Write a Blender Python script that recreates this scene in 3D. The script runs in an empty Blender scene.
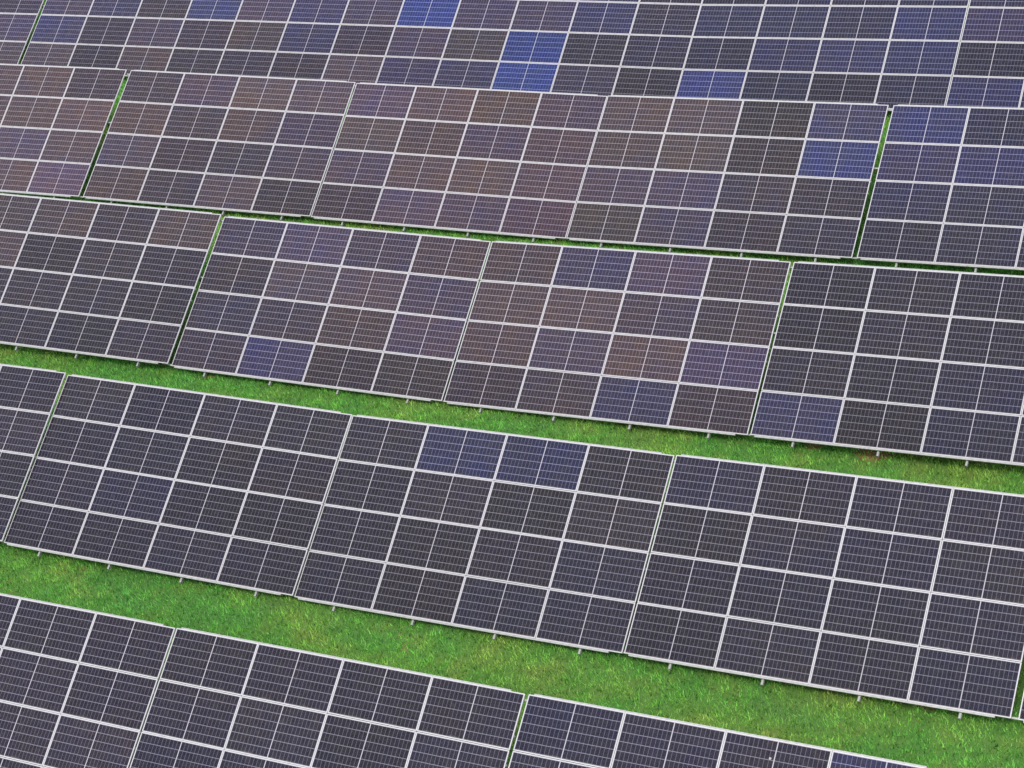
import bpy, math, random
import numpy as np
from mathutils import Matrix, Vector

# ------------------------------------------------------------------ camera
scn = bpy.context.scene
cam_data = bpy.data.cameras.new('camera')
cam_data.sensor_width = 36.0
cam_data.lens = 2090.219 / 1024 * 36.0
cam_data.clip_end = 5000
cam = bpy.data.objects.new('camera', cam_data)
scn.collection.objects.link(cam)
R = Matrix(((0.891017, -0.101449, 0.44249), (0.406508, 0.612202, -0.678203), (-0.202091, 0.784166, 0.586722)))
cam.matrix_world = Matrix.Translation((30.7839, -45.1052, 36.6275)) @ R.to_4x4()
scn.camera = cam

# ------------------------------------------------------------------ light: bright overcast sky, soft high sun
SUN_EL, SUN_AZ = math.radians(60), math.radians(163)      # azimuth clockwise from +Y
world = bpy.data.worlds.new('World'); scn.world = world
world.use_nodes = True
wn = world.node_tree
sky = wn.nodes.new('ShaderNodeTexSky'); sky.sky_type = 'NISHITA'; sky.sun_disc = False
sky.sun_elevation = SUN_EL; sky.sun_rotation = SUN_AZ
sky.air_density = 1.0; sky.dust_density = 4.0; sky.ozone_density = 1.0
bg = wn.nodes['Background']; bg.inputs['Strength'].default_value = 0.15
tcw = wn.nodes.new('ShaderNodeTexCoord')
cn = wn.nodes.new('ShaderNodeTexNoise'); cn.inputs['Scale'].default_value = 2.2; cn.inputs['Detail'].default_value = 5
wn.links.new(tcw.outputs['Generated'], cn.inputs['Vector'])
cr = wn.nodes.new('ShaderNodeValToRGB')                    # broken high cloud
cr.color_ramp.elements[0].position = 0.38; cr.color_ramp.elements[0].color = (0.25, 0.25, 0.25, 1)
cr.color_ramp.elements[1].position = 0.62; cr.color_ramp.elements[1].color = (0.9, 0.9, 0.9, 1)
wn.links.new(cn.outputs['Fac'], cr.inputs[0])
cm = wn.nodes.new('ShaderNodeMix'); cm.data_type = 'RGBA'
cm.inputs[7].default_value = (5.6, 5.6, 5.8, 1)
wn.links.new(cr.outputs[0], cm.inputs[0]); wn.links.new(sky.outputs[0], cm.inputs[6])
wn.links.new(cm.outputs[2], bg.inputs['Color'])
sd = bpy.data.lights.new('sun', 'SUN'); sd.energy = 1.3; sd.angle = math.radians(16); sd.color = (1.0, 0.95, 0.88)
sun = bpy.data.objects.new('sun', sd); scn.collection.objects.link(sun)
sdir = Vector((math.sin(SUN_AZ) * math.cos(SUN_EL), math.cos(SUN_AZ) * math.cos(SUN_EL), math.sin(SUN_EL)))
sun.rotation_euler = sdir.to_track_quat('Z', 'Y').to_euler()
scn.view_settings.view_transform = 'Standard'
scn.view_settings.look = 'None'
scn.view_settings.exposure = 0.6
scn.view_settings.gamma = 1

rng = random.Random(7)
nrng = np.random.default_rng(11)
COL = scn.collection

# ------------------------------------------------------------------ materials
def new_mat(name):
    m = bpy.data.materials.new(name); m.use_nodes = True
    nt = m.node_tree
    return m, nt, nt.nodes['Principled BSDF']

def N(nt, t, **kw):
    n = nt.nodes.new(t)
    for k, v in kw.items(): setattr(n, k, v)
    return n

def M(nt, op, a, b=None, c=None):
    n = nt.nodes.new('ShaderNodeMath'); n.operation = op
    for i, v in enumerate((a, b, c)):
        if v is None: continue
        if isinstance(v, (int, float)): n.inputs[i].default_value = v
        else: nt.links.new(v, n.inputs[i])
    return n.outputs[0]

def MIX(nt, fac, a, b, blend='MIX'):
    n = nt.nodes.new('ShaderNodeMix'); n.data_type = 'RGBA'; n.blend_type = blend
    for sock, v in ((n.inputs[0], fac), (n.inputs[6], a), (n.inputs[7], b)):
        if isinstance(v, (int, float)): sock.default_value = v
        elif isinstance(v, tuple): sock.default_value = v
        else: nt.links.new(v, sock)
    return n.outputs[2]

def ramp(nt, fac, stops):
    r = nt.nodes.new('ShaderNodeValToRGB')
    els = r.color_ramp.elements
    while len(els) < len(stops): els.new(0.5)
    for e, (p, c) in zip(els, stops):
        e.position = p; e.color = c if len(c) == 4 else (*c, 1)
    nt.links.new(fac, r.inputs[0])
    return r.outputs[0]

def noise(nt, vec, scale, detail=4, rough=0.55, dims='3D', w=None):
    n = nt.nodes.new('ShaderNodeTexNoise'); n.noise_dimensions = dims
    n.inputs['Scale'].default_value = scale; n.inputs['Detail'].default_value = detail
    n.inputs['Roughness'].default_value = rough
    nt.links.new(vec, n.inputs['Vector'])
    if w is not None: nt.links.new(w, n.inputs['W'])
    return n

PW, PH = 2.390, 1.325          # module size
LIP = 0.016

def cell_material():
    m, nt, b = new_mat('solar_cells')
    tc = N(nt, 'ShaderNodeTexCoord'); oi = N(nt, 'ShaderNodeObjectInfo')
    sep = N(nt, 'ShaderNodeSeparateXYZ'); nt.links.new(tc.outputs['Object'], sep.inputs[0])
    x, y = sep.outputs[0], sep.outputs[1]
    ax = M(nt, 'ABSOLUTE', x)
    X0, X1, Y1 = 0.010, 1.168, 0.637
    px, py = (X1 - X0) / 11, 2 * Y1 / 6
    cx = M(nt, 'DIVIDE', M(nt, 'SUBTRACT', ax, X0), px)
    cy = M(nt, 'DIVIDE', M(nt, 'ADD', y, Y1), py)
    def gap(c, pitch, g):       # 1 inside the cell, 0 in the gap between two cells
        f = M(nt, 'FRACT', c)
        d = M(nt, 'MINIMUM', f, M(nt, 'SUBTRACT', 1.0, f))
        return M(nt, 'GREATER_THAN', M(nt, 'MULTIPLY', d, pitch), g / 2)
    inx = M(nt, 'MULTIPLY', M(nt, 'GREATER_THAN', ax, X0), M(nt, 'LESS_THAN', ax, X1))
    iny = M(nt, 'LESS_THAN', M(nt, 'ABSOLUTE', y), Y1)
    inside = M(nt, 'MULTIPLY', inx, iny)
    gx, gy = gap(cx, px, 0.0105), gap(cy, py, 0.014)
    # random numbers: per cell and per module
    comb = N(nt, 'ShaderNodeCombineXYZ')
    nt.links.new(M(nt, 'FLOOR', M(nt, 'DIVIDE', x, px)), comb.inputs[0])
    nt.links.new(M(nt, 'FLOOR', cy), comb.inputs[1])
    nt.links.new(M(nt, 'MULTIPLY', oi.outputs['Random'], 911.0), comb.inputs[2])
    wn_ = N(nt, 'ShaderNodeTexWhiteNoise'); nt.links.new(comb.outputs[0], wn_.inputs[0])
    seedv = N(nt, 'ShaderNodeCombineXYZ'); nt.links.new(M(nt, 'MULTIPLY', oi.outputs['Random'], 300.0), seedv.inputs[0])
    nt.links.new(M(nt, 'MULTIPLY', oi.outputs['Random'], 77.0), seedv.inputs[2])
    va = N(nt, 'ShaderNodeVectorMath', operation='ADD')
    nt.links.new(tc.outputs['Object'], va.inputs[0]); nt.links.new(seedv.outputs[0], va.inputs[1])
    big = noise(nt, va.outputs[0], 1.3, 3)
    fine = noise(nt, va.outputs[0], 6.0, 4)
    # tint of the module with soft drift of the anti-reflection coat and cell-to-cell scatter
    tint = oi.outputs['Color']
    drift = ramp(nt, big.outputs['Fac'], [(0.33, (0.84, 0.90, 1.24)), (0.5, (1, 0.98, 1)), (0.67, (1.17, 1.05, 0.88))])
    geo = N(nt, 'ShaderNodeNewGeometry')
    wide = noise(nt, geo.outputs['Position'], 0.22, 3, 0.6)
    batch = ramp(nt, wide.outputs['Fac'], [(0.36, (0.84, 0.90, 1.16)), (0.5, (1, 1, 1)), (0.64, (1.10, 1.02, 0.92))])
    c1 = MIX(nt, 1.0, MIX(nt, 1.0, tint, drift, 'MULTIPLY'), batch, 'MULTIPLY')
    sc = M(nt, 'MULTIPLY_ADD', wn_.outputs['Value'], 0.20, 0.90)
    cc = N(nt, 'ShaderNodeCombineXYZ')
    for i in range(3): nt.links.new(sc, cc.inputs[i])
    c2 = MIX(nt, 1.0, c1, cc.outputs[0], 'MULTIPLY')
    # fine silver bus bars crossing each cell along the module
    # (nine per cell, 0.4 mm each: only their mean brightness is seen)
    bus = M(nt, 'GREATER_THAN', M(nt, 'FRACT', M(nt, 'MULTIPLY', cy, 9.0)), 0.955)
    c3 = MIX(nt, M(nt, 'MULTIPLY', bus, 0.8), c2, (0.22, 0.22, 0.23, 1))
    # white back sheet seen in the gaps
    linec = MIX(nt, 0.42, (0.27, 0.265, 0.295, 1), MIX(nt, 1.0, tint, (8.0, 8.0, 8.0, 1), 'MULTIPLY'))
    lx = MIX(nt, gx, MIX(nt, 0.45, linec, c3), c3)
    ly = MIX(nt, gy, linec, lx)
    col = MIX(nt, inside, (0.385, 0.375, 0.42, 1), ly)
    # dust film and rare droppings
    dust = ramp(nt, fine.outputs['Fac'], [(0.35, (0, 0, 0)), (0.8, (1, 1, 1))])
    col = MIX(nt, M(nt, 'MULTIPLY', dust, 0.02), col, (0.42, 0.39, 0.36, 1))
    # faint tide line of dust along the lower frame edge
    tide = M(nt, 'MULTIPLY', M(nt, 'LESS_THAN', y, M(nt, 'MULTIPLY_ADD', fine.outputs['Fac'], 0.09, -0.66)), 0.16)
    col = MIX(nt, tide, col, (0.30, 0.27, 0.24, 1))
    vor = N(nt, 'ShaderNodeTexVoronoi'); vor.inputs['Scale'].default_value = 1.1
    nt.links.new(va.outputs[0], vor.inputs['Vector'])
    sc_ = N(nt, 'ShaderNodeSeparateColor'); nt.links.new(vor.outputs['Color'], sc_.inputs[0])
    rare = M(nt, 'GREATER_THAN', sc_.outputs[0], 0.93)
    wob = M(nt, 'MULTIPLY_ADD', fine.outputs['Fac'], 0.05, 0.008)
    spot = M(nt, 'MULTIPLY', M(nt, 'LESS_THAN', vor.outputs['Distance'], wob), rare)
    col = MIX(nt, M(nt, 'MULTIPLY', spot, 0.55), col, (0.60, 0.58, 0.52, 1))
    nt.links.new(col, b.inputs['Base Color'])
    b.inputs['Roughness'].default_value = 0.22
    b.inputs['IOR'].default_value = 1.30
    nt.links.new(M(nt, 'MULTIPLY_ADD', dust, 0.14, 0.2), b.inputs['Roughness'])
    return m

def metal_material(name, col, rough, metallic, vary=0.1, scale=3.0):
    m, nt, b = new_mat(name)
    tc = N(nt, 'ShaderNodeTexCoord')
    n = noise(nt, tc.outputs['Object'], scale, 5)
    lo = tuple(c * (1 - vary) for c in col); hi = tuple(min(1, c * (1 + vary)) for c in col)
    nt.links.new(ramp(nt, n.outputs['Fac'], [(0.3, lo), (0.7, hi)]), b.inputs['Base Color'])
    b.inputs['Roughness'].default_value = rough; b.inputs['Metallic'].default_value = metallic
    return m

MAT_CELL = cell_material()
MAT_FRAME = metal_material('anodised_aluminium', (0.54, 0.54, 0.56), 0.45, 0.15, 0.06)
MAT_BACK = metal_material('white_backsheet', (0.7, 0.7, 0.7), 0.6, 0.0, 0.04)
MAT_GALV = metal_material('galvanised_steel', (0.36, 0.37, 0.37), 0.5, 0.35, 0.2, 9.0)
MAT_CONC = metal_material('concrete', (0.33, 0.31, 0.28), 0.9, 0.0, 0.2, 5.0)

SOIL_SPOTS = [(14.74, -4.2, 0.42), (13.11, -4.2, 0.22), (18.67, -12.75, 0.22)]   # worn patches: x, y, radius

def soil_grass_colour(nt, vec):
    """green sward with yellowish and bluish-green drifts; shared by the ground and the blades"""
    a = noise(nt, vec, 0.16, 3)
    b_ = noise(nt, vec, 0.9, 4, 0.6)
    base = ramp(nt, a.outputs['Fac'], [(0.32, (0.160, 0.450, 0.085)), (0.5, (0.190, 0.510, 0.080)), (0.66, (0.390, 0.530, 0.100))])
    mid = ramp(nt, b_.outputs['Fac'], [(0.30, (0.130, 0.410, 0.095)), (0.5, (0.180, 0.500, 0.080)), (0.70, (0.400, 0.520, 0.120))])
    return MIX(nt, 0.5, base, mid)

def ground_material():
    m, nt, b = new_mat('meadow_soil')
    tc = N(nt, 'ShaderNodeTexCoord'); v = tc.outputs['Object']
    g = soil_grass_colour(nt, v)
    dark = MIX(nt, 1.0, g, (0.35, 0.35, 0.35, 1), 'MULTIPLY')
    soil_n = noise(nt, v, 1.3, 5, 0.6)
    soil = ramp(nt, soil_n.outputs['Fac'], [(0.66, (0, 0, 0)), (0.76, (1, 1, 1))])
    sc = ramp(nt, noise(nt, v, 9.0, 5).outputs['Fac'], [(0.3, (0.12, 0.075, 0.035)), (0.7, (0.30, 0.17, 0.07))])
    wobn = noise(nt, v, 3.0, 4, 0.65)
    for sx, sy, sr in SOIL_SPOTS:
        vm = N(nt, 'ShaderNodeVectorMath', operation='DISTANCE')
        flat = N(nt, 'ShaderNodeVectorMath', operation='MULTIPLY'); nt.links.new(v, flat.inputs[0]); flat.inputs[1].default_value = (0.7, 1, 0)
        nt.links.new(flat.outputs[0], vm.inputs[0]); vm.inputs[1].default_value = (sx*0.7, sy, 0)
        mask = M(nt, 'LESS_THAN', vm.outputs['Value'], M(nt, 'MULTIPLY', wobn.outputs['Fac'], sr*1.5))
        soil = M(nt, 'MAXIMUM', soil, mask)
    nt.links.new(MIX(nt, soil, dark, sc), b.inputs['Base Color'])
    b.inputs['Roughness'].default_value = 0.95
    bp = N(nt, 'ShaderNodeBump'); bp.inputs['Strength'].default_value = 0.6; bp.inputs['Distance'].default_value = 0.05
    nt.links.new(noise(nt, v, 14.0, 5, 0.7).outputs['Fac'], bp.inputs['Height'])
    nt.links.new(bp.outputs[0], b.inputs['Normal'])
    return m

def blade_material():
    m, nt, b = new_mat('grass_blades')
    tc = N(nt, 'ShaderNodeTexCoord'); v = tc.outputs['Object']
    g = soil_grass_colour(nt, v)
    at = N(nt, 'ShaderNodeAttribute', attribute_name='blade')
    sc = N(nt, 'ShaderNodeSeparateColor'); nt.links.new(at.outputs['Color'], sc.inputs[0])
    k = ramp(nt, sc.outputs[0], [(0.0, (0.14, 0.24, 0.2)), (0.42, (1.0, 1.02, 1.1)), (1.0, (2.0, 1.8, 2.3))])
    c = MIX(nt, 1.0, g, k, 'MULTIPLY')
    dry = M(nt, 'GREATER_THAN', sc.outputs[1], 0.965)
    c = MIX(nt, M(nt, 'MULTIPLY', dry, 0.7), c, (0.30, 0.24, 0.09, 1))
    nt.links.new(c, b.inputs['Base Color'])
    b.inputs['Roughness'].default_value = 0.55
    b.inputs['Specular IOR Level'].default_value = 0.1
    tr = N(nt, 'ShaderNodeBsdfTranslucent'); nt.links.new(c, tr.inputs[0])
    ms = N(nt, 'ShaderNodeMixShader'); ms.inputs[0].default_value = 0.4
    nt.links.new(b.outputs[0], ms.inputs[1]); nt.links.new(tr.outputs[0], ms.inputs[2])
    nt.links.new(ms.outputs[0], nt.nodes['Material Output'].inputs[0])
    return m

MAT_GROUND = ground_material()
MAT_BLADE = blade_material()

# ------------------------------------------------------------------ ground: gently dished meadow
OX, OY = 0.0, 0.0
GC = (0.22, -0.0626, -0.0519, 0.0505, 0.0611, 0.0182, 0.0066, -0.0029)
def ground_z(x, y):
    X = np.clip(np.asarray(x, float), -38, 38) / 10; Y = np.clip(np.asarray(y, float), -26, 26) / 10
    return (GC[0] + GC[1]*X + GC[2]*Y + GC[3]*X*X + GC[4]*X*Y + GC[5]*Y*Y + GC[6]*X**3 + GC[7]*X*X*Y)

def mesh_np(name, verts, faces, mat, smooth=True):
    me = bpy.data.meshes.new(name)
    me.from_pydata(verts, [], faces); me.materials.append(mat)
    if smooth: me.polygons.foreach_set('use_smooth', [True] * len(me.polygons))
    me.update()
    return me

def axis(lo, hi, step, far):
    a = list(np.arange(lo, hi + 1e-6, step)); out = []
    d = step * 2; v = hi
    while v < far: v += d; d *= 1.5; out.append(v)
    left = []; d = step * 2; v = lo
    while v > -far: v -= d; d *= 1.5; left.append(v)
    return left[::-1] + a + out
xs, ys = axis(-42, 42, 1.0, 1500), axis(-30, 30, 1.0, 1500)
gx, gy = np.meshgrid(xs, ys)
gz = ground_z(gx, gy)
vs = np.stack([gx, gy, gz], -1).reshape(-1, 3).tolist()
nx = len(xs)
fs = [(j*nx+i, j*nx+i+1, (j+1)*nx+i+1, (j+1)*nx+i) for j in range(len(ys)-1) for i in range(nx-1)]
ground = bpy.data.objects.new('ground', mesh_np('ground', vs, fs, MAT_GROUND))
ground['kind'] = 'structure'; COL.objects.link(ground)

# ------------------------------------------------------------------ arrays
TABS = [
    (1, 'W', (-31.16, 17.153, 3.17), (1.0, 0.0, -0.00015, -7e-05, 0.88869, -0.45851, 0.00013, 0.45851, 0.88869)),
    (1, 'V', (-21.41, 17.164, 3.148), (0.99999, 1e-05, 0.00456, 0.00209, 0.8875, -0.4608, -0.00405, 0.46081, 0.88749)),
    (1, 'X', (-11.78, 17.188, 3.101), (0.99997, -1e-05, 0.00816, 0.00374, 0.88941, -0.4571, -0.00725, 0.45711, 0.88938)),
    (1, 'Y', (-2.171, 17.228, 3.024), (0.99997, 1e-05, 0.0081, 0.00371, 0.88819, -0.45947, -0.00719, 0.45948, 0.88816)),
    (1, 'Z', (7.433, 17.196, 3.087), (0.99968, -8e-05, -0.02522, -0.01157, 0.88709, -0.46146, 0.02241, 0.4616, 0.8868)),
    (1, 'a', (17.055, 17.125, 3.224), (0.99992, -0.0, -0.01254, -0.00575, 0.88845, -0.45893, 0.01114, 0.45896, 0.88838)),
    (2, 'K', (-22.181, 8.735, 3.223), (1.0, -0.0, -0.0004, -0.00019, 0.88354, -0.46835, 0.00036, 0.46835, 0.88354)),
    (2, 'Q', (-12.39, 8.785, 3.128), (0.99989, 9e-05, 0.01515, 0.00695, 0.88588, -0.46386, -0.01346, 0.46392, 0.88578)),
    (2, 'S', (-2.764, 8.871, 2.961), (0.99992, 4e-05, 0.01303, 0.00598, 0.88728, -0.46119, -0.01158, 0.46123, 0.88721)),
    (2, 'T', (6.867, 8.846, 3.01), (0.99981, -0.00011, -0.01945, -0.00892, 0.88602, -0.46355, 0.01729, 0.46364, 0.88586)),
    (2, 'U', (16.628, 8.741, 3.213), (0.99957, 3e-05, -0.02936, -0.01346, 0.88914, -0.45744, 0.02609, 0.45764, 0.88875)),
    (3, 'L', (-12.759, 0.103, 3.369), (0.99971, 3e-05, 0.02388, 0.01095, 0.88797, -0.45978, -0.02122, 0.45991, 0.88771)),
    (3, 'M', (-3.118, 0.28, 3.027), (0.99967, 7e-05, 0.02568, 0.01178, 0.88737, -0.46091, -0.02282, 0.46106, 0.88708)),
    (3, 'N', (6.535, 0.28, 3.026), (0.99972, -0.00019, -0.02373, -0.01088, 0.8849, -0.46565, 0.02108, 0.46578, 0.88465)),
    (3, 'P', (16.228, 0.158, 3.263), (0.99951, -2e-05, -0.03122, -0.01432, 0.88835, -0.45895, 0.02774, 0.45918, 0.88791)),
    (4, 'A', (-12.96, -8.53, 3.466), (1.0, 0.0, -0.00084, -0.00039, 0.88919, -0.45754, 0.00075, 0.45754, 0.88919)),
    (4, 'B', (-3.374, -8.386, 3.188), (0.99936, -0.00029, 0.03566, 0.01636, 0.89228, -0.45119, -0.03169, 0.45149, 0.89171)),
    (4, 'C', (6.232, -8.296, 3.013), (0.99999, -0.0, -0.00369, -0.00169, 0.88821, -0.45944, 0.00328, 0.45944, 0.8882)),
    (4, 'E', (15.902, -8.362, 3.142), (0.99985, -2e-05, -0.01755, -0.00805, 0.88812, -0.45954, 0.0156, 0.45961, 0.88798)),
    (4, 'F', (25.67, -8.398, 3.212), (1.0, 0.0, 3e-05, 1e-05, 0.88848, -0.45891, -2e-05, 0.45891, 0.88848)),
    (5, 'G', (-3.775, -17.092, 3.252), (0.99984, 8e-05, 0.01767, 0.00811, 0.88646, -0.46273, -0.0157, 0.4628, 0.88632)),
    (5, 'H', (5.902, -17.043, 3.158), (0.99994, 7e-05, 0.01119, 0.00513, 0.88588, -0.46389, -0.00995, 0.46392, 0.88582)),
    (5, 'I', (15.618, -17.047, 3.167), (0.99999, 3e-05, -0.00526, -0.00241, 0.89079, -0.45441, 0.00467, 0.45442, 0.89078)),
]
PU, PV = 2.404, 1.3395        # module pitch along the row and up the slope
# tint of each module, four strings = four rows from the top edge down, left to right
TINT = {
 '1W': ['nbnb', 'bnpn', 'nbbp', 'bnbb'],
 '1V': ['npnu', 'punU', 'unpN', 'bnbn'],
 '1X': ['pnup', 'pupB', 'ouNp', 'nnbQ'],
 '1Y': ['npun', 'ppun', 'oBkv', 'QBpk'],
 '1Z': ['nvnv', 'vvvu', 'nuuu', 'Uvkn'],
 '1a': ['nuvn', 'pvvn', 'knvu', 'uvun'],
 '2K': ['bbbn', 'bbbb', 'nppb', 'bbbq'],
 '2Q': ['npbb', 'bnbp', 'pnnp', 'bnbn'],
 '2S': ['pbbp', 'obpr', 'pbbr', 'cppR'],
 '2T': ['boku', 'bokU', 'ppnn', 'opnv'],
 '2U': ['uvun', 'puuv', 'nnkn', 'knnn'],
 '3L': ['bbcb', 'bncn', 'ccnn', 'nnnn'],
 '3M': ['pppb', 'cbbp', 'ncbp', 'cuck'],
 '3N': ['bQpc', 'bbpc', 'bpbQ', 'ccuc'],
 '3P': ['nnnn', 'nnnn', 'nnvn', 'ukvv'],
 '4A': ['nncn', 'nnnc', 'nnnn', 'nnnn'],
 '4B': ['cncc', 'nncc', 'nvnn', 'nnnn'],
 '4C': ['cuuc', 'nccc', 'ncnv', 'nkvv'],
 '4E': ['vcnn', 'cnnc', 'nvnn', 'nnnv'],
 '4F': ['nnnn', 'nncn', 'nnnn', 'nvnn'],
 '5G': ['cnnn', 'nnnn', 'cncc', 'vvnn'],
 '5H': ['nnnn', 'ncnn', 'vvcn', 'vnvn'],
 '5I': ['vncu', 'vnnv', 'nncn', 'nnnn'],
}
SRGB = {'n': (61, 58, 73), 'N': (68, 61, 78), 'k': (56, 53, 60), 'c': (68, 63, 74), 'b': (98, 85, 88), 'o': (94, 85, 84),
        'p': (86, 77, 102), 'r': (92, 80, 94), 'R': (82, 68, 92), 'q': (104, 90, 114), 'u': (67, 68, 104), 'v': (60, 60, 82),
        'U': (68, 76, 124), 'B': (61, 78, 144), 'Q': (76, 73, 114)}   # look under the grey sky with its reflection, turned into an albedo below
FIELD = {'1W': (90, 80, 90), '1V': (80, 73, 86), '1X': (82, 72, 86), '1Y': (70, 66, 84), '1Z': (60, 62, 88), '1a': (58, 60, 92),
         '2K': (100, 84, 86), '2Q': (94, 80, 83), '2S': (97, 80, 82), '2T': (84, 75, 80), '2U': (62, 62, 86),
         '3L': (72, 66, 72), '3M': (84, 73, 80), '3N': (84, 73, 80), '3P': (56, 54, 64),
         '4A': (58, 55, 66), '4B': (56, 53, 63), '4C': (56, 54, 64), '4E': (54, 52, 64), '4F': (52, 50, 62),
         '5G': (58, 54, 68), '5H': (56, 53, 66), '5I': (54, 52, 66)}   # regional coat tint plus sky reflection, paler at upper left, painted into the albedo
def lin(c):
    c /= 255
    return c / 12.92 if c <= 0.04045 else ((c + 0.055) / 1.055) ** 2.4
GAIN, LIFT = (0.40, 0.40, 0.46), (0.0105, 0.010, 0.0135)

def box_geo(V, F, x0, x1, y0, y1, z0, z1):
    o = len(V)
    V += [(x0,y0,z0),(x1,y0,z0),(x1,y1,z0),(x0,y1,z0),(x0,y0,z1),(x1,y0,z1),(x1,y1,z1),(x0,y1,z1)]
    F += [(o,o+3,o+2,o+1),(o+4,o+5,o+6,o+7),(o,o+1,o+5,o+4),(o+1,o+2,o+6,o+5),(o+2,o+3,o+7,o+6),(o+3,o,o+4,o+7)]

# laminate: glass front with the cells, white back
V, F = [], []
gxh, gyh = PW/2 - LIP, PH/2 - LIP
box_geo(V, F, -gxh, gxh, -gyh, gyh, -0.006, 0.0)
LAM = bpy.data.meshes.new('solar_panel'); LAM.from_pydata(V, [], F)
LAM.materials.append(MAT_CELL); LAM.materials.append(MAT_BACK)
for i, pl in enumerate(LAM.polygons): pl.material_index = 0 if i == 1 else 1
LAM.update()

# frame: mitred aluminium profile with a chamfered outer lip and an inward foot flange
def frame_mesh():
    prof = [(0.0, -0.035), (0.0, 0.0005), (0.0015, 0.0022), (LIP, 0.0022), (LIP, -0.0065), (0.004, -0.0075), (0.004, -0.033), (0.026, -0.033), (0.026, -0.035)]
    V, F = [], []
    n = len(prof)
    for sx, sy in ((-1,-1), (1,-1), (1,1), (-1,1)):
        for d, z in prof: V.append((sx*(PW/2 - d), sy*(PH/2 - d), z))
    for k in range(4):
        a, b = k*n, ((k+1) % 4)*n
        for i in range(n):
            j = (i+1) % n
            F.append((a+i, b+i, b+j, a+j))
    me = bpy.data.meshes.new('frame'); me.from_pydata(V, [], F); me.materials.append(MAT_FRAME); me.update()
    import bmesh
    bm = bmesh.new(); bm.from_mesh(me); bmesh.ops.recalc_face_normals(bm, faces=bm.faces); bm.to_mesh(me); bm.free()
    return me
FRAME = frame_mesh()

def c_section(name, length, w, h, t=0.003, axis='x'):
    """lipped channel of real steel thickness; runs along local x from 0 to length"""
    prof = [(0,0),(w,0),(w,0.016),(w-t,0.016),(w-t,t),(t,t),(t,h-t),(w-t,h-t),(w-t,h-0.016),(w,h-0.016),(w,h),(0,h)]
    V = [(0, a-w/2, b-h) for a, b in prof] + [(length, a-w/2, b-h) for a, b in prof]
    n = len(prof)
    F = [(i, (i+1) % n, n+(i+1) % n, n+i) for i in range(n)]
    F += [tuple(range(n))[::-1], tuple(range(n, 2*n))]
    me = bpy.data.meshes.new(name); me.from_pydata(V, [], F); me.materials.append(MAT_GALV)
    import bmesh
    bm = bmesh.new(); bm.from_mesh(me); bmesh.ops.recalc_face_normals(bm, faces=bm.faces); bm.to_mesh(me); bm.free()
    return me

RAFTER_LEN = 4*PV + 0.07
RAFTER = c_section('rafter', RAFTER_LEN, 0.055, 0.075)
CLAMP_V, CLAMP_F = [], []
box_geo(CLAMP_V, CLAMP_F, -0.03, 0.03, -0.016, 0.016, 0.0026, 0.006)
box_geo(CLAMP_V, CLAMP_F, -0.007, 0.007, -0.006, 0.006, -0.03, 0.0024)
box_geo(CLAMP_V, CLAMP_F, -0.009, 0.009, -0.009, 0.009, 0.0062, 0.013)
CLAMP = bpy.data.meshes.new('clamp'); CLAMP.from_pydata(CLAMP_V, [], CLAMP_F); CLAMP.materials.append(MAT_GALV)

LABELS = {
 '1W': 'farthest row: solar table at the top left corner, cut by the left edge',
 '1V': 'farthest row: solar table just right of the narrow green gap near the top left',
 '1X': 'farthest row: second solar table right of its green gap, bright blue panel at top right',
 '1Y': 'farthest row: solar table with two bright blue panels stacked beside its left side',
 '1Z': 'farthest row: dark navy solar table with a blue panel in its lower left corner',
 '1a': 'farthest row: solar table cut by the top right corner of the photo',
 '2K': 'second farthest row: brownish solar table left of the green gap, at the left edge',
 '2Q': 'second farthest row: solar table immediately right of the left green gap',
 '2S': 'second farthest row: middle solar table tinted brown and purple, no blue panels',
 '2T': 'second farthest row: solar table with blue upper right panels, left of a wide green gap',
 '2U': 'second farthest row: solar table right of the wide green gap, at the right edge',
 '3L': 'middle row: leftmost solar table, left of its green gap',
 '3M': 'middle row: solar table right of the left green gap, one navy panel at its bottom',
 '3N': 'middle row: solar table with blue panels at its top, bottom and lower right',
 '3P': 'middle row: rightmost dark solar table with a navy panel in its lower left corner',
 '4A': 'second nearest row: solar table cut by the left edge, left of a green gap',
 '4B': 'second nearest row: evenly dark solar table just right of the left green gap',
 '4C': 'second nearest row: middle solar table with navy panels on its top line',
 '4E': 'second nearest row: large solar table at right with a navy panel at lower right',
 '4F': 'second nearest row: mere sliver of a solar table at the right photo edge',
 '5G': 'nearest row: solar table at the bottom left corner of the photo',
 '5H': 'nearest row: solar table between the thin joint at left and the green gap',
 '5I': 'nearest row: solar table right of the green gap, cut by the bottom edge',
}
PL = {'B': 'bright blue solar panel', 'U': 'blue solar panel', 'Q': 'violet blue solar panel', 'u': 'navy blue solar panel'}

def child(name, data, parent, mw, root_inv):
    o = bpy.data.objects.new(name, data); COL.objects.link(o)
    o.parent = parent
    o.matrix_basis = root_inv @ mw
    return o

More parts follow.
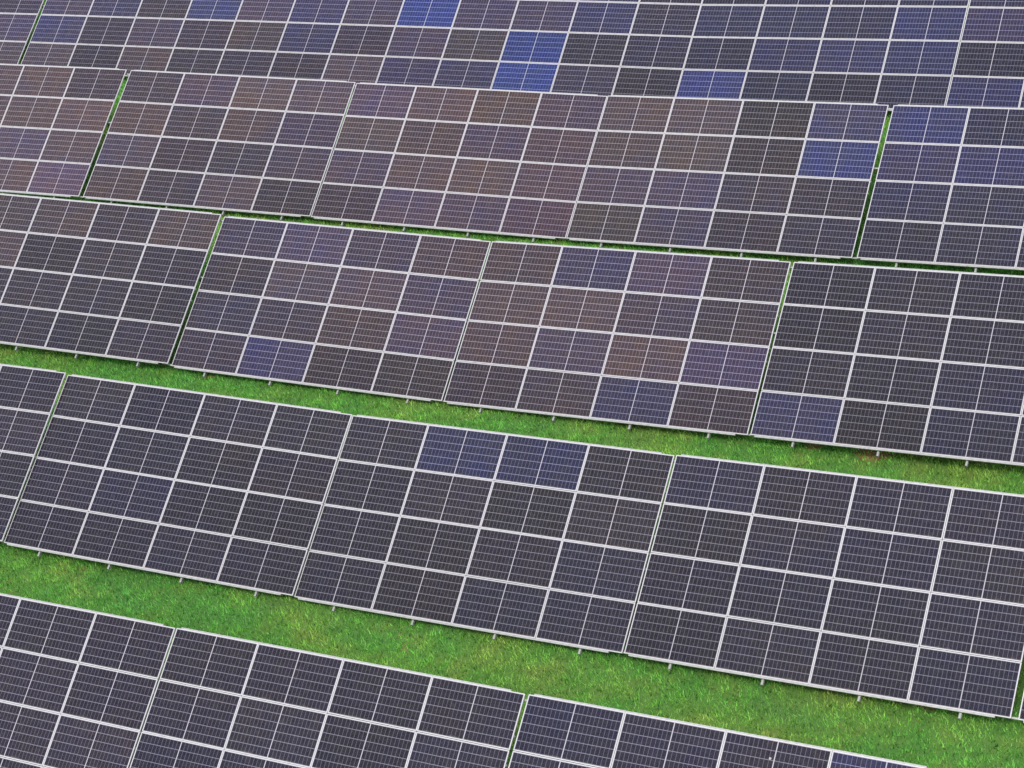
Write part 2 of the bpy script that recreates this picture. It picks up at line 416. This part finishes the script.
by = {(r, b): (Vector(c), Matrix((m[0:3], m[3:6], m[6:9]))) for r, b, c, m in TABS}
keys = [(r, b) for r, b, _, _ in TABS]
foot_points = []
for ti, (r, b) in enumerate(keys):
    top, rot = by[(r, b)]
    T = Matrix.Translation(top) @ rot.to_4x4()          # origin: middle of the top edge, x along the row, y up the slope
    mid = T @ Vector((0, -2*PV, 0))
    gz0 = float(ground_z(mid.x, mid.y))
    root = bpy.data.objects.new('solar_array', None)
    root.empty_display_size = 0.5
    root.location = (mid.x, mid.y, gz0); COL.objects.link(root)
    root['label'] = LABELS['%d%s' % (r, b)]; root['category'] = 'solar array'
    root['group'] = 'tilted solar arrays standing in five rows on the grass'
    inv = Matrix.Translation((-mid.x, -mid.y, -gz0))
    tint = TINT['%d%s' % (r, b)]
    # distance to the next array to the right (bridged by the purlins)
    nxt = keys[ti+1] if ti+1 < len(keys) and keys[ti+1][0] == r else None
    t2 = Matrix.Translation(by[nxt][0]) @ by[nxt][1].to_4x4() if nxt else None
    for j in range(4):
        for i in range(4):
            ch = tint[j][i]
            jx = Matrix.Translation(((i-1.5)*PU + rng.uniform(-.002, .002), -(j+.5)*PV + rng.uniform(-.002, .002), rng.uniform(-.0015, .0015)))
            je = Matrix.Rotation(math.radians(rng.uniform(-.12, .12)), 4, 'X') @ Matrix.Rotation(math.radians(rng.uniform(-.08, .08)), 4, 'Y')
            mw = T @ jx @ je
            p = child('solar_panel', LAM, root, mw, inv)
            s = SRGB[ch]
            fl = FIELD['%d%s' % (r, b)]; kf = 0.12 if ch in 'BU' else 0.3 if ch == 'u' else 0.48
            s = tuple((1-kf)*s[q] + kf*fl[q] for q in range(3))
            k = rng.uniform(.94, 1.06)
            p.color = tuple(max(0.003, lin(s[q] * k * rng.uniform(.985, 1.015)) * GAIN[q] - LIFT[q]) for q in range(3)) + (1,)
            if ch in PL: p['label'] = PL[ch]
            f = bpy.data.objects.new('frame', FRAME); COL.objects.link(f); f.parent = p
    # purlins under the modules, running through the joint to the next array
    for q, yv in enumerate((0.008, -1.0, -1.68, -2.69, -3.1, -4*PV - 0.014)):
        edge = q in (0, 5)
        x0 = -2*PU + (0.13 if edge else 0.0); x1 = 2*PU - 0.37 if edge else 2*PU + 0.0
        dz = (-0.006 if q else -0.012) if edge else -0.038
        me = c_section('purlin', x1 - x0, 0.05, 0.05 if edge else 0.055)
        child('purlin', me, root, T @ Matrix.Translation((x0, yv, dz)), inv)
    for yv in (-0.13, -2.2, -4*PV + 0.05):              # splice rails across the joint, following any step in height
        a = T @ Vector((2*PU - 0.30, yv, -0.094))
        e = t2 @ Vector((-2*PU + 0.12, yv, -0.094)) if nxt else T @ Vector((2*PU + 0.12, yv, -0.094))
        ux = (e - a).normalized(); uz = (rot @ Vector((0, 0, 1))); uy = uz.cross(ux).normalized(); uz = ux.cross(uy)
        mr = Matrix((ux, uy, uz)).transposed().to_4x4(); mr.translation = a
        me = c_section('splice_rail', (e - a).length, 0.045, 0.045)
        child('splice_rail', me, root, mr, inv)
    for j in range(5):                                   # clamps on the joints between modules
        for i in range(4):
            if j in (0, 4): continue
            for xo in (-0.6, 0.6):
                child('clamp', CLAMP, root, T @ Matrix.Translation(((i-1.5)*PU + xo, -j*PV, 0)), inv)
    # rafters with a front and a rear post
    for i in range(4):
        xr = (i-1.5)*PU + 0.03
        mr = T @ Matrix.Translation((xr, -0.10, -0.15 + 0.055 - 0.0)) @ Matrix.Rotation(-math.pi/2, 4, 'Z')
        child('rafter', RAFTER, root, mr, inv)
        for yp in (-0.95, -4.05):
            a = T @ Vector((xr + 0.062, yp, -0.135))
            gzp = float(ground_z(a.x, a.y)) - 0.3
            L = a.z - gzp
            me = c_section('post', L, 0.06, 0.09)
            child('post', me, root, Matrix.Translation((a.x, a.y, gzp)) @ Matrix.Rotation(-math.pi/2, 4, 'Y'), inv)
            foot_points.append((a.x, a.y))

# ------------------------------------------------------------------ grass: real blades over the field in view
def field_blades():
    T_ = []
    for r, b in keys:
        top, rot = by[(r, b)]
        T_.append((r, top, rot))
    x0, x1, y0, y1 = -38, 34, -24, 24
    # keep blades inside the patch of meadow the camera looks at, with a wide margin
    n = 2000000
    x = nrng.uniform(x0, x1, n); y = nrng.uniform(y0, y1, n); z = ground_z(x, y)
    C = np.array(cam.matrix_world.translation); Rm = np.array(R)
    d = (np.stack([x, y, z], 1) - C) @ Rm
    u = 2090.2*d[:, 0]/-d[:, 2]; v = -2090.2*d[:, 1]/-d[:, 2]
    keep = (np.abs(u) < 700) & (np.abs(v) < 560)
    # sparse deep under the arrays
    und = np.zeros(n, bool)
    for r, top, rot in T_:
        yc = top.y
        und |= (np.abs(x - top.x) < 4.9) & (y < yc - 0.3) & (y > yc - 4.2)
    keep &= ~(und & (nrng.random(n) < 0.55))
    # bare patches where rain drips from the lower edges
    x, y, z = x[keep], y[keep], z[keep]
    drip = np.zeros(len(x))
    for r, top, rot in T_:
        yb = top.y - 4*PV*0.888
        drip = np.maximum(drip, np.exp(-((y - yb + 0.05)/0.28)**2) * (np.abs(x - top.x) < 5.0))
    pat = (np.sin(x*1.9 + np.sin(y*0.7)*2) * np.sin(x*0.63 + 1.3) + np.sin(x*4.3 + y*2.1)*0.35)
    worn = drip * np.clip(pat*0.5, 0, 1) * 0.7
    for sx, sy, sr in SOIL_SPOTS:
        worn = np.maximum(worn, 0.8*np.exp(-(((x-sx)*0.7)**2 + (y-sy)**2)/(sr*0.8)**2))
    bare = worn > nrng.random(len(x))
    x, y, z = x[~bare], y[~bare], z[~bare]
    m = len(x)
    clump = np.sin(x*5.1 + np.sin(y*3.3)*2) * np.sin(y*5.7 + np.sin(x*2.9)*2)
    h = (0.085 + 0.015*clump) * nrng.uniform(0.5, 1.7, m)
    w = nrng.uniform(0.008, 0.020, m)
    a = nrng.uniform(0, 2*np.pi, m); lean = nrng.uniform(0.05, 0.75, m) * h; la = nrng.uniform(0, 2*np.pi, m)
    P = np.empty((m, 3, 3))
    P[:, 0] = np.stack([x - w*np.cos(a), y - w*np.sin(a), z - 0.005], 1)
    P[:, 1] = np.stack([x + w*np.cos(a), y + w*np.sin(a), z - 0.005], 1)
    P[:, 2] = np.stack([x + lean*np.cos(la), y + lean*np.sin(la), z + h], 1)
    me = bpy.data.meshes.new('grass')
    me.vertices.add(3*m); me.vertices.foreach_set('co', P.reshape(-1).astype(np.float32))
    me.loops.add(3*m); me.loops.foreach_set('vertex_index', np.arange(3*m, dtype=np.int32))
    me.polygons.add(m); me.polygons.foreach_set('loop_start', np.arange(0, 3*m, 3, dtype=np.int32))
    try: me.polygons.foreach_set('loop_total', np.full(m, 3, np.int32))
    except Exception: pass
    at = me.attributes.new('blade', 'FLOAT_COLOR', 'FACE')
    colr = np.stack([np.clip(nrng.normal(0.5, 0.27, m) + 0.2*clump, 0, 1), nrng.random(m), nrng.random(m), np.ones(m)], 1)
    at.data.foreach_set('color', colr.reshape(-1).astype(np.float32))
    me.materials.append(MAT_BLADE); me.update(calc_edges=True)
    o = bpy.data.objects.new('grass', me); COL.objects.link(o)
    o['kind'] = 'stuff'; o['label'] = 'bright green grass growing between and under the rows'; o['category'] = 'grass'
    return o
field_blades()
